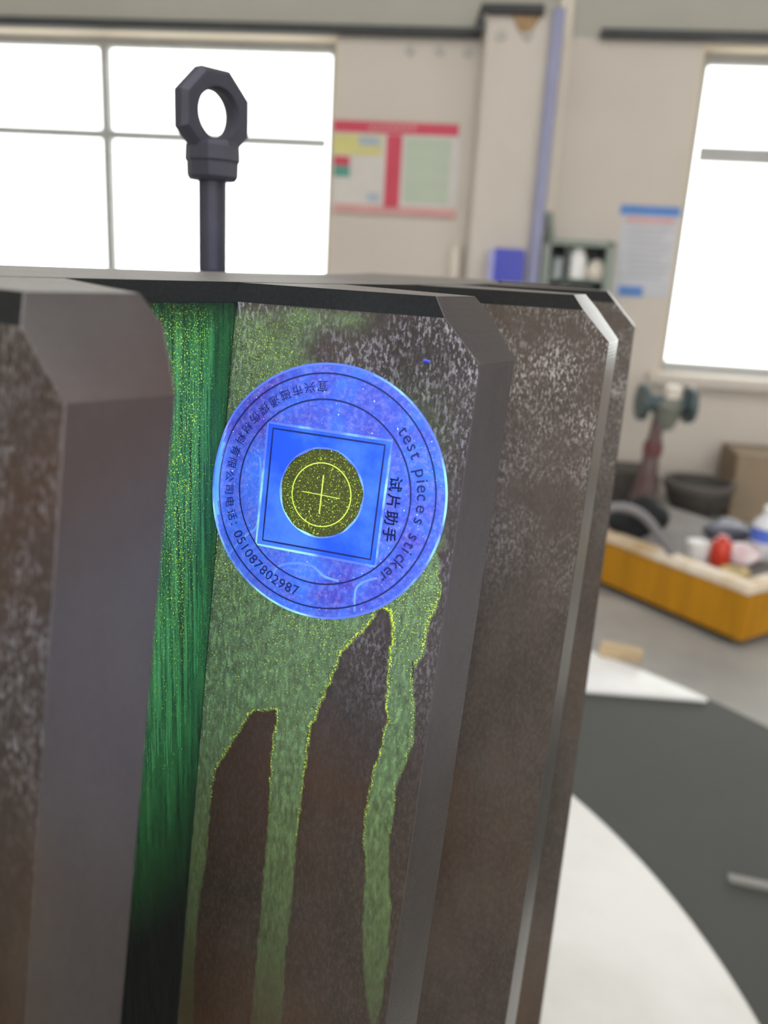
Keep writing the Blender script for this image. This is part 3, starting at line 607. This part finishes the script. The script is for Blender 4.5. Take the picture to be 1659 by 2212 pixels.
fo.data.polygons.foreach_set('material_index', [1 if np.mean([fS[i] for i in f]) < -0.4 else 0 for f in fF])
M_wet = mat('wet_mark', (0.22, 0.48, 0.92), 0.25, color2=(0.16, 0.30, 0.85), scale=70)
chart_mesh('steel_shim', *annulus(HC, 0.05, 14.4, n=64, rings=6), O * 0.7, M_shim, stk)['label'] = 'olive steel shim in the round window'
# the square window patch around the hole
def square_patch(corners, hc, hr, n=32):
    S, Z, F = [], [], []
    cs = [np.array(c) for c in corners]; m = 4 * n; per = []
    for i in range(4):
        for k in range(n): per.append(cs[i] + (cs[(i + 1) % 4] - cs[i]) * k / n)
    for j in range(9):
        for i in range(m):
            d = per[i] - np.array(hc); a = math.atan2(d[1], d[0]); wv = hr * (1 + 0.012 * math.sin(7 * a) + 0.01 * math.sin(3 * a + 1))
            h_ = np.array(hc) + np.array([math.cos(a), math.sin(a)]) * wv; q = h_ + (per[i] - h_) * j / 8; S.append(q[0]); Z.append(q[1])
    for j in range(8):
        for i in range(m): F.append((j * m + i, j * m + (i + 1) % m, (j + 1) * m + (i + 1) % m, (j + 1) * m + i))
    return S, Z, F
SQ = [(16.5, -41.6), (52.65, -42.25), (52.45, -76.35), (16.5, -76.3)]; SQ2 = [(14.6, -40.0), (54.6, -40.8), (54.3, -78.2), (14.3, -78.0)]
chart_mesh('window_patch', *square_patch(SQ2, HC, 13.45), O * 1.5, M_window, stk)['label'] = 'brighter blue square around the window'
chart_mesh('patch_edge', *ribbon(SQ2, 0.75, True), O * 1.8, M_edge, stk)
chart_mesh('hole_edge', *annulus(HC, 13.25, 13.75, n=96, rings=1, noise=0.012), O * 1.9, M_edge, stk)
chart_mesh('square_line', *ribbon(SQ, 0.50, True), O * 2.0, M_print, stk)
for r in (35.4, 27.85): chart_mesh('ring_line', *annulus((34.65, -58.95), r - 0.22, r + 0.22, n=160, rings=1), O * 2.0, M_print, stk)
chart_mesh('rim_edge', *annulus(SC, 37.9, 38.6, n=160, rings=1), O * 1.4, M_edge, stk)
chart_mesh('indication_ring', *annulus((34.4, -59.5), 9.42, 9.78, n=80, rings=1), O * 1.5, M_ind, stk)
chart_mesh('indication_line', *ribbon([(34.5, -53.5), (34.45, -65.3)], 0.42), O * 1.5, M_ind, stk)
chart_mesh('indication_line', *ribbon([(28.2, -59.3), (40.5, -59.75)], 0.26), O * 1.6, M_ind, stk)
for L_, w_ in (WET): chart_mesh('wet_mark', *ribbon(curvy(L_), w_, sub=1), O * 1.3, M_wet, stk)
# lettering
def glyph(ch, size):
    c = bpy.data.curves.new('g', 'FONT'); c.body = ch; c.size = size; c.align_x = 'CENTER'; c.align_y = 'CENTER'; c.resolution_u = 3
    o = bpy.data.objects.new('g', c); COL.objects.link(o); bpy.context.view_layer.update()
    me = o.evaluated_get(bpy.context.evaluated_depsgraph_get()).to_mesh()
    V = np.array([v.co[:2] for v in me.vertices]).reshape(-1, 2); F = [tuple(p.vertices) for p in me.polygons]
    if len(V): V = V - np.array([(V[:, 0].min() + V[:, 0].max()) / 2, 0])
    bpy.data.objects.remove(o); bpy.data.curves.remove(c); return V, F
def lettering(name, items, off, bold=0.0):                   # items: (char, size, pos, up-angle)
    S, Z, F = [], [], []
    for ch, size, pos, ua in items:
        V, f = glyph(ch, size)
        u = np.array([math.cos(ua), math.sin(ua)]); r = np.array([u[1], -u[0]])
        for db in ([(0, 0)] if not bold else [(-bold, 0), (bold, 0), (0, bold), (0, -bold)]):
            n0 = len(S)
            for v in V:
                q = np.array(pos) + r * (v[0] + db[0]) + u * (v[1] + db[1]); S.append(q[0]); Z.append(q[1])
            F += [tuple(n0 + i for i in p) for p in f]
    return chart_mesh(name, S, Z, F, off, M_print, stk, smooth=False)
TC = np.array([34.65, -58.95])
RING = [[31.16,-27.29],[26.53,-27.28],[22.34,-29.34],[19.35,-30.82],[15.13,-33.63],[11.43,-36.9],[8.68,-39.38],[6.55,-42.79],[4.62,-45.71],[3.82,-49.02],[3.16,-53.82],[2.68,-57.64],[2.4,-61.95],[3.17,-65.89],[4.44,-70.29],[5.55,-72.93],[7.55,-75.94],[8.35,-78.37],[10.23,-80.12],[11.49,-81.45],[12.83,-83.54],[14.97,-85.23],[17.64,-86.56],[19.72,-87.73],[22.03,-88.6],[24.07,-89.51],[26.58,-89.81],[29.38,-90.32]]
txt = '宜兴市磁通探伤材料有限公司电话：051087802987'
ang = np.unwrap([math.atan2(p[1] - TC[1], p[0] - TC[0]) for p in RING])
ang = np.concatenate([np.linspace(ang[0], ang[14], 15), [ang[15]], np.polyval(np.polyfit(np.arange(12), ang[16:], 2), np.arange(12))])
items = [(ch, 3.55 if i < 16 else 4.5, TC + 31.8 * np.array([math.cos(a), math.sin(a)]), a + PI) for i, (ch, a) in enumerate(zip(txt, ang))]
lettering('ring_lettering', items, O * 2.1)
TE = [[57.31,-37.79],[59.03,-39.87],[60.31,-42.22],[62.24,-44.04],[64.57,-48.78],[66.29,-50.85],[65.9,-53.21],[66.48,-55.68],[66.49,-59.17],[66.52,-62.9],[65.25,-67.82],[64.65,-70.53],[64.18,-72.51],[62.27,-74.75],[61.1,-77.12],[59.16,-79.4],[57.41,-81.42]]
ang = [math.atan2(p[1] - TC[1], p[0] - TC[0]) for p in TE]
items = [(ch, 5.4, TC + 31.4 * np.array([math.cos(a), math.sin(a)]), a) for ch, a in zip('testpiecessticker', ang)]
lettering('ring_lettering', items, O * 2.1)
items = [(ch, 4.5, (57.0, z), 0.0) for ch, z in zip('试片助手', (-53.1, -58.0, -63.0, -68.0))]
lettering('side_lettering', items, O * 2.1, bold=0.06)

# tiny debris on the tooth
def fleck_obj(name, pts, r, m, label, cat):
    P = [Vector(flank(s / 1000, z / 1000, r / 1000 * 1.02) + np.array([GX, GY, PZ])) for s, z in pts]
    return tag(obj(name, tube(P, r / 1000, 6), m), label, cat)
fleck_obj('fibre', [(60.9, -17.5), (61.7, -17.4), (62.6, -17.6)], 0.42, mat('blue_fibre', (0.05, 0.08, 0.9), 0.4), 'tiny blue fibre stuck on the tooth above the sticker', 'fibre')
fleck_obj('hair', [(69.3, -104.5), (70.2, -107.2), (69.9, -110.2)], 0.13, M_black, 'tiny black hair on the ink right of the drips', 'hair')

# ------------------------------------------------------------------ eye bolt standing inside the rim
ey = 0.46
eb = at_y(459, 575, ey); ec = at_y(459, 246, ey); webz = PZ + GH - 0.05
ebx = (eb.x + ec.x) / 2
bolt_t = thing('eye_bolt', 'black faceted lifting eye bolt standing up in front of the left window', 'eye bolt', (ebx, ey, webz), math.radians(48))
mpx = ey / FPX * 1.0 / 0.96
dz = ec.z - webz
bm = bmesh.new()                                                # faceted ring: octagon outside, round hole inside
no, t2 = 8, 0.0056
def ringpts(y, ro, ri, n=48):
    O_, I_ = [], []
    for i in range(n):
        a = 2 * PI * i / n; seg = 2 * PI / no; k = ((a + seg / 2) % seg) - seg / 2
        R_ = ro * math.cos(seg / 2) / math.cos(k); O_.append(bm.verts.new((R_ * math.cos(a), y, R_ * math.sin(a)))); I_.append(bm.verts.new((ri * math.cos(a), y, ri * math.sin(a))))
    return O_, I_
R_o, R_i = 0.0218, 0.0108
o1, i1 = ringpts(-t2, R_o * 0.88, R_i * 1.12); o2, i2 = ringpts(-t2 * 0.5, R_o, R_i); o3, i3 = ringpts(t2 * 0.5, R_o, R_i); o4, i4 = ringpts(t2, R_o * 0.88, R_i * 1.12)
loop = [i1, o1, o2, o3, o4, i4, i3, i2]
for A, B in zip(loop, loop[1:] + loop[:1]):
    for i in range(48): j = (i + 1) % 48; bm.faces.new((A[i], A[j], B[j], B[i]))
xf(bm, Matrix.Translation((0, 0, dz)))
obj('eye', bm, M_iron, bolt_t)
obj('neck', lathe([(0, dz - 0.031), (0.0115, dz - 0.031), (0.0128, dz - 0.029), (0.0130, dz - 0.0225), (0.0138, dz - 0.0215), (0.0135, dz - 0.0150), (0.012, dz - 0.0125), (0, dz - 0.0125)], 8), M_iron, bolt_t)
prof = [(0, 0)]; z = 0.0; top = dz - 0.030
while z < top - 0.045: prof += [(0.0060, z), (0.0068, z + 0.00075)]; z += 0.0015
prof += [(0.0069, z), (0.0069, top), (0, top)]
obj('shank', lathe(prof, 20), M_iron, bolt_t, smooth=False)
o = obj('nut', lathe([(0.0072, 0), (0.013, 0), (0.013, 0.011), (0.0072, 0.011)], 6), M_iron, bolt_t)

# ------------------------------------------------------------------ yellow skid with odds and ends
HS = 0.235
c0 = at_z(1624, 1268, HS); c1 = at_z(1310, 1152, HS)
dv = Vector((c1.x - c0.x, c1.y - c0.y)); d1 = dv.normalized(); d2 = Vector((-d1.y, d1.x))
if d2.y < 0: d2 = -d2
ln = dv.length + 0.35; wd = 0.72
rz = math.atan2(d1.y, d1.x)
sk = thing('yellow_skid', 'long yellow steel box skid with worn cream top edge at right', 'skid', (c0.x, c0.y, 0), rz)
sg = 1 if Matrix.Rotation(rz, 2) @ Vector((0, 1)) @ d2 > 0 else -1
# local x runs along d1 from the near corner, local y*sg runs along d2
obj('front_panel', bx((ln / 2, sg * 0.02, 0.1175), (ln, 0.04, 0.165)), M_yel, sk, bevel=0.004)
obj('shadow_base', bx((ln / 2 + 0.03, sg * (wd / 2 + 0.03), 0.0175), (ln - 0.08, wd - 0.06, 0.035)), mat('shadow_brown', (0.05, 0.035, 0.02), 0.7, var=0.2), sk)  # added dark inset base standing in for the shadow line below the panels
obj('end_panel', bx((0.02, sg * (wd / 2 + 0.02), 0.1175), (0.04, wd - 0.04, 0.165)), M_yel, sk, bevel=0.004)
obj('top_edge', bx((ln / 2, sg * 0.03, 0.2175), (ln, 0.07, 0.035)), M_lip, sk, bevel=0.008)
obj('top_edge', bx((0.03, sg * (wd / 2 + 0.035), 0.2175), (0.07, wd - 0.07, 0.035)), M_lip, sk, bevel=0.008)
obj('deck', bx((ln / 2 + 0.035, sg * (wd / 2 + 0.03), 0.18), (ln - 0.07, wd - 0.07, 0.025)), M_deck, sk)
obj('skirt', bx((ln / 2 + 0.06, sg * (wd - 0.02), 0.085), (ln - 0.14, 0.04, 0.165)), M_deck, sk)
DK = 0.1925
def deck_at(px, py): p = at_z(px, py, DK); return (p.x, p.y, DK)
rad = lambda px, loc: px * loc[1] / FPX
l = deck_at(1505, 1212)
o = obj('cup', lathe([(0, 0), (0.030, 0), (0.036, 0.05), (0.040, 0.062), (0.040, 0.066), (0.036, 0.062), (0.028, 0.004), (0, 0.004)], 24), M_white, smooth=True); o.location = l; o.scale = (1.15,) * 3
tag(o, 'white cup on the yellow skid left of the red can', 'cup')
l = deck_at(1552, 1222)
t = thing('can', 'small red can standing between white cup and bottle', 'can', l)
obj('body', lathe([(0, 0), (0.034, 0), (0.037, 0.006), (0.037, 0.085), (0.03, 0.1), (0, 0.1)], 24), M_redplastic, t, smooth=True)
obj('cap', lathe([(0, 0.1), (0.018, 0.1), (0.018, 0.115), (0, 0.117)], 16), M_redplastic, t, smooth=True)
l = deck_at(1648, 1205)
t = thing('bottle', 'clear bottle with a blue label at the right edge', 'bottle', l)
obj('body', lathe([(0, 0), (0.054, 0), (0.06, 0.008), (0.06, 0.07), (0.056, 0.075), (0.056, 0.12), (0.06, 0.125), (0.05, 0.15), (0.028, 0.172), (0.024, 0.18), (0, 0.18)], 28), M_clear, t, smooth=True)
obj('wrap_label', lathe([(0.0595, 0.072), (0.0605, 0.073), (0.0605, 0.122), (0.0595, 0.123)], 28), M_bluelabel, t, smooth=True)
obj('cap', lathe([(0, 0.178), (0.027, 0.178), (0.027, 0.2), (0.024, 0.203), (0, 0.203)], 20), M_white, t, smooth=True)
def lump(r, seed, flat=0.6, amp=0.25, sub=3):
    bm = bmesh.new(); bmesh.ops.create_icosphere(bm, subdivisions=sub, radius=1.0); rr = random.Random(seed)
    ph = [(Vector((rr.uniform(-1, 1), rr.uniform(-1, 1), rr.uniform(-1, 1))) * rr.uniform(2, 6), rr.uniform(0, 6)) for _ in range(8)]
    for v in bm.verts:
        f = 1 + amp * sum(math.sin(v.co.dot(k) + p) for k, p in ph) / 3
        v.co *= f * r; v.co.z *= flat
    mz = min(v.co.z for v in bm.verts)
    for v in bm.verts: v.co.z -= mz
    return bm
o = obj('film_bundle', lump(0.058, 3, 0.55), M_pinkfilm, smooth=True); l = deck_at(1596, 1215); o.location = l; tag(o, 'crumpled pale pink plastic film between red can and bottle', 'plastic film')
o = obj('plastic_bag', lump(0.085, 8, 0.6), M_bluebag, smooth=True); l = deck_at(1572, 1172); o.location = l; tag(o, 'blue-grey plastic bag behind the red can', 'bag')
o = obj('tape_roll', lathe([(0.025, 0), (0.05, 0), (0.052, 0.004), (0.052, 0.028), (0.05, 0.032), (0.025, 0.032), (0.025, 0)], 28), mat('straw_tape', (0.55, 0.40, 0.14), 0.5, var=0.15), smooth=True); l = deck_at(1585, 1248); o.location = l; tag(o, 'straw-coloured tape roll on the skid just right of the red can', 'tape roll')
o = obj('black_bag', lump(0.10, 12, 0.85, 0.2), M_black, smooth=True); l = deck_at(1375, 1170); o.location = l; tag(o, 'black bag under the grey hose on the skid', 'bag')
o = obj('pink_cloth', lump(0.034, 15, 0.9), mat('pink_cloth', (0.34, 0.24, 0.25), 0.8, var=0.2), smooth=True); l = deck_at(1292, 1164); o.location = l; tag(o, 'dull pink cloth beside the black bag', 'cloth')
l0 = deck_at(1445, 1192); pts = []
hose_px = [(1452, 1196), (1430, 1165), (1405, 1130), (1380, 1108), (1350, 1097), (1322, 1096), (1300, 1104), (1285, 1125)]
yy = l0[1] - 0.16
pts = [at_y(x, y, yy) for x, y in hose_px]; pts[0].z = max(pts[0].z, DK + 0.018)
sm_pts = []
for i in range(len(pts) - 1):
    for k in range(5):
        t_ = k / 5; p0, p1, p2, p3 = pts[max(i - 1, 0)], pts[i], pts[i + 1], pts[min(i + 2, len(pts) - 1)]
        sm_pts.append(0.5 * ((2 * p1) + (p2 - p0) * t_ + (2 * p0 - 5 * p1 + 4 * p2 - p3) * t_ ** 2 + (3 * p1 - p0 - 3 * p2 + p3) * t_ ** 3))
sm_pts.append(pts[-1])
e = pts[-1].copy()
for q in ((-0.03, 0.0, 0.6), (-0.05, 0.01, 0.25)):
    sm_pts.append(Vector((e.x + q[0], e.y + q[1], DK + 0.018 + (e.z - DK - 0.013) * q[2])))
sm_pts.append(Vector((e.x - 0.06, e.y, DK + 0.018)))
o = obj('hose', tube(sm_pts, 0.017, 12), M_hose, smooth=True); tag(o, 'grey hose arching over the black bag on the skid', 'hose')

# ------------------------------------------------------------------ things by the far wall
yv = 4.15
vb = at_y(1424, 1150, yv); s_m = yv / FPX / 0.96
vt = thing('valve_stand', 'dark red valve stand with slate flanged pipe under the right window', 'valve', (vb.x, yv, 0))
zc = at_y(1440, 872, yv).z
def vx(px): return at_y(px, 872, yv).x - vb.x
def vz(py): return at_y(1440, py, yv).z
ry = Matrix.Rotation(PI / 2, 4, 'Y')
hy = lambda x0, r, w: xf(lathe([(0, 0), (r * 0.96, 0), (r, w * 0.15), (r, w * 0.85), (r * 0.96, w), (0, w)], 24), Matrix.Translation((x0, 0, zc)) @ ry)
obj('pipe', xf(lathe([(0, 0), (0.042, 0), (0.042, 0.24), (0, 0.24)], 24), Matrix.Translation((vx(1386), 0, zc)) @ ry), M_slate, vt, smooth=True)
obj('flange', hy(vx(1379), 0.088, 0.036), M_slate, vt, smooth=True); obj('flange', hy(vx(1481), 0.088, 0.036), M_slate, vt, smooth=True)
obj('bonnet', xf(lathe([(0, 0), (0.045, 0), (0.045, vz(838) - zc), (0.03, vz(832) - zc), (0, vz(832) - zc)], 20), Matrix.Translation((vx(1449), 0, zc))), M_ivory, vt, smooth=True)
obj('body', xf(lathe([(0, vz(928)), (0.035, vz(928)), (0.06, vz(905)), (0.075, zc - 0.01), (0.05, zc + 0.03), (0, zc + 0.03)], 24), Matrix.Translation((vx(1443), 0, 0))), mat('grey_green_casting', (0.20, 0.21, 0.18), 0.5, var=0.15), vt, smooth=True)
obj('column', tube([(vx(1428), 0, vz(905)), (vx(1424), 0, vz(960)), (vx(1420), 0, vz(1040)), (vx(1418), 0, 0.02)], [0.03, 0.034, 0.05, 0.085], 18), M_redbrown, vt, smooth=True)
obj('foot', lathe([(0, 0), (0.13, 0), (0.135, 0.012), (0.13, 0.03), (0.06, 0.045), (0, 0.045)], 24), M_redbrown, vt, smooth=True).location = (vx(1418), 0, 0)
obj('collar', xf(lathe([(0, 0), (0.044, 0), (0.048, 0.03), (0.044, 0.07), (0, 0.07)], 18), Matrix.Translation((vx(1424), 0, vz(985)))), mat('maroon_paint', (0.16, 0.055, 0.055), 0.5, var=0.1), vt, smooth=True)
tb = at_z(1500, 1120, 0); tbx, tby = at_y(1503, 1090, 4.30).x, 4.30
t = thing('tub', 'dark half-round rubber tub on the floor beside the valve stand', 'tub', (tbx, tby, 0))
hh = at_y(1503, 1040, 4.3).z
prof = [(0, 0)] + [(0.17 * math.sin(a), hh * (1 - math.cos(a))) for a in [i * PI / 2 / 10 for i in range(1, 11)]] + [(0.155, hh), (0.15, hh - 0.02), (0.1, hh * 0.4), (0, hh * 0.15)]
obj('bowl', lathe(prof, 32), M_tub, t, smooth=True)
obj('rim_band', lathe([(0.165, hh - 0.03), (0.178, hh - 0.03), (0.18, hh - 0.002), (0.176, hh + 0.006), (0.155, hh + 0.006), (0.152, hh - 0.004), (0.165, hh - 0.03)], 32), M_tubrim, t, smooth=True)
o = obj('equipment_box', bx((0, 0, 0.15), (0.30, 0.3, 0.30)), M_tub, bevel=0.02); q = at_y(1338, 1100, 4.5); o.location = (q.x, 4.5, 0); h_ = at_y(1352, 1022, 4.35).z; o.scale = (1, 1, h_ / 0.30); tag(o, 'dark grey box on the floor left of the valve stand', 'box')
t = thing('carton', 'brown cardboard carton on the floor at the right edge', 'carton', (at_y(1655, 1060, 4.46).x, 4.46, 0), -0.12)
hh = at_y(1640, 998, 4.2).z
obj('body', bx((0, 0, hh / 2), (0.44, 0.34, hh)), M_card, t, bevel=0.004)
obj('flap', bx((0, -0.085, hh + 0.003), (0.43, 0.165, 0.005)), M_card, t); obj('flap', bx((0, 0.085, hh + 0.003), (0.43, 0.165, 0.005)), M_card, t)
obj('tape', bx((0, 0, hh + 0.0065), (0.43, 0.05, 0.001)), mat('packing_tape', (0.36, 0.28, 0.18), 0.35), t)
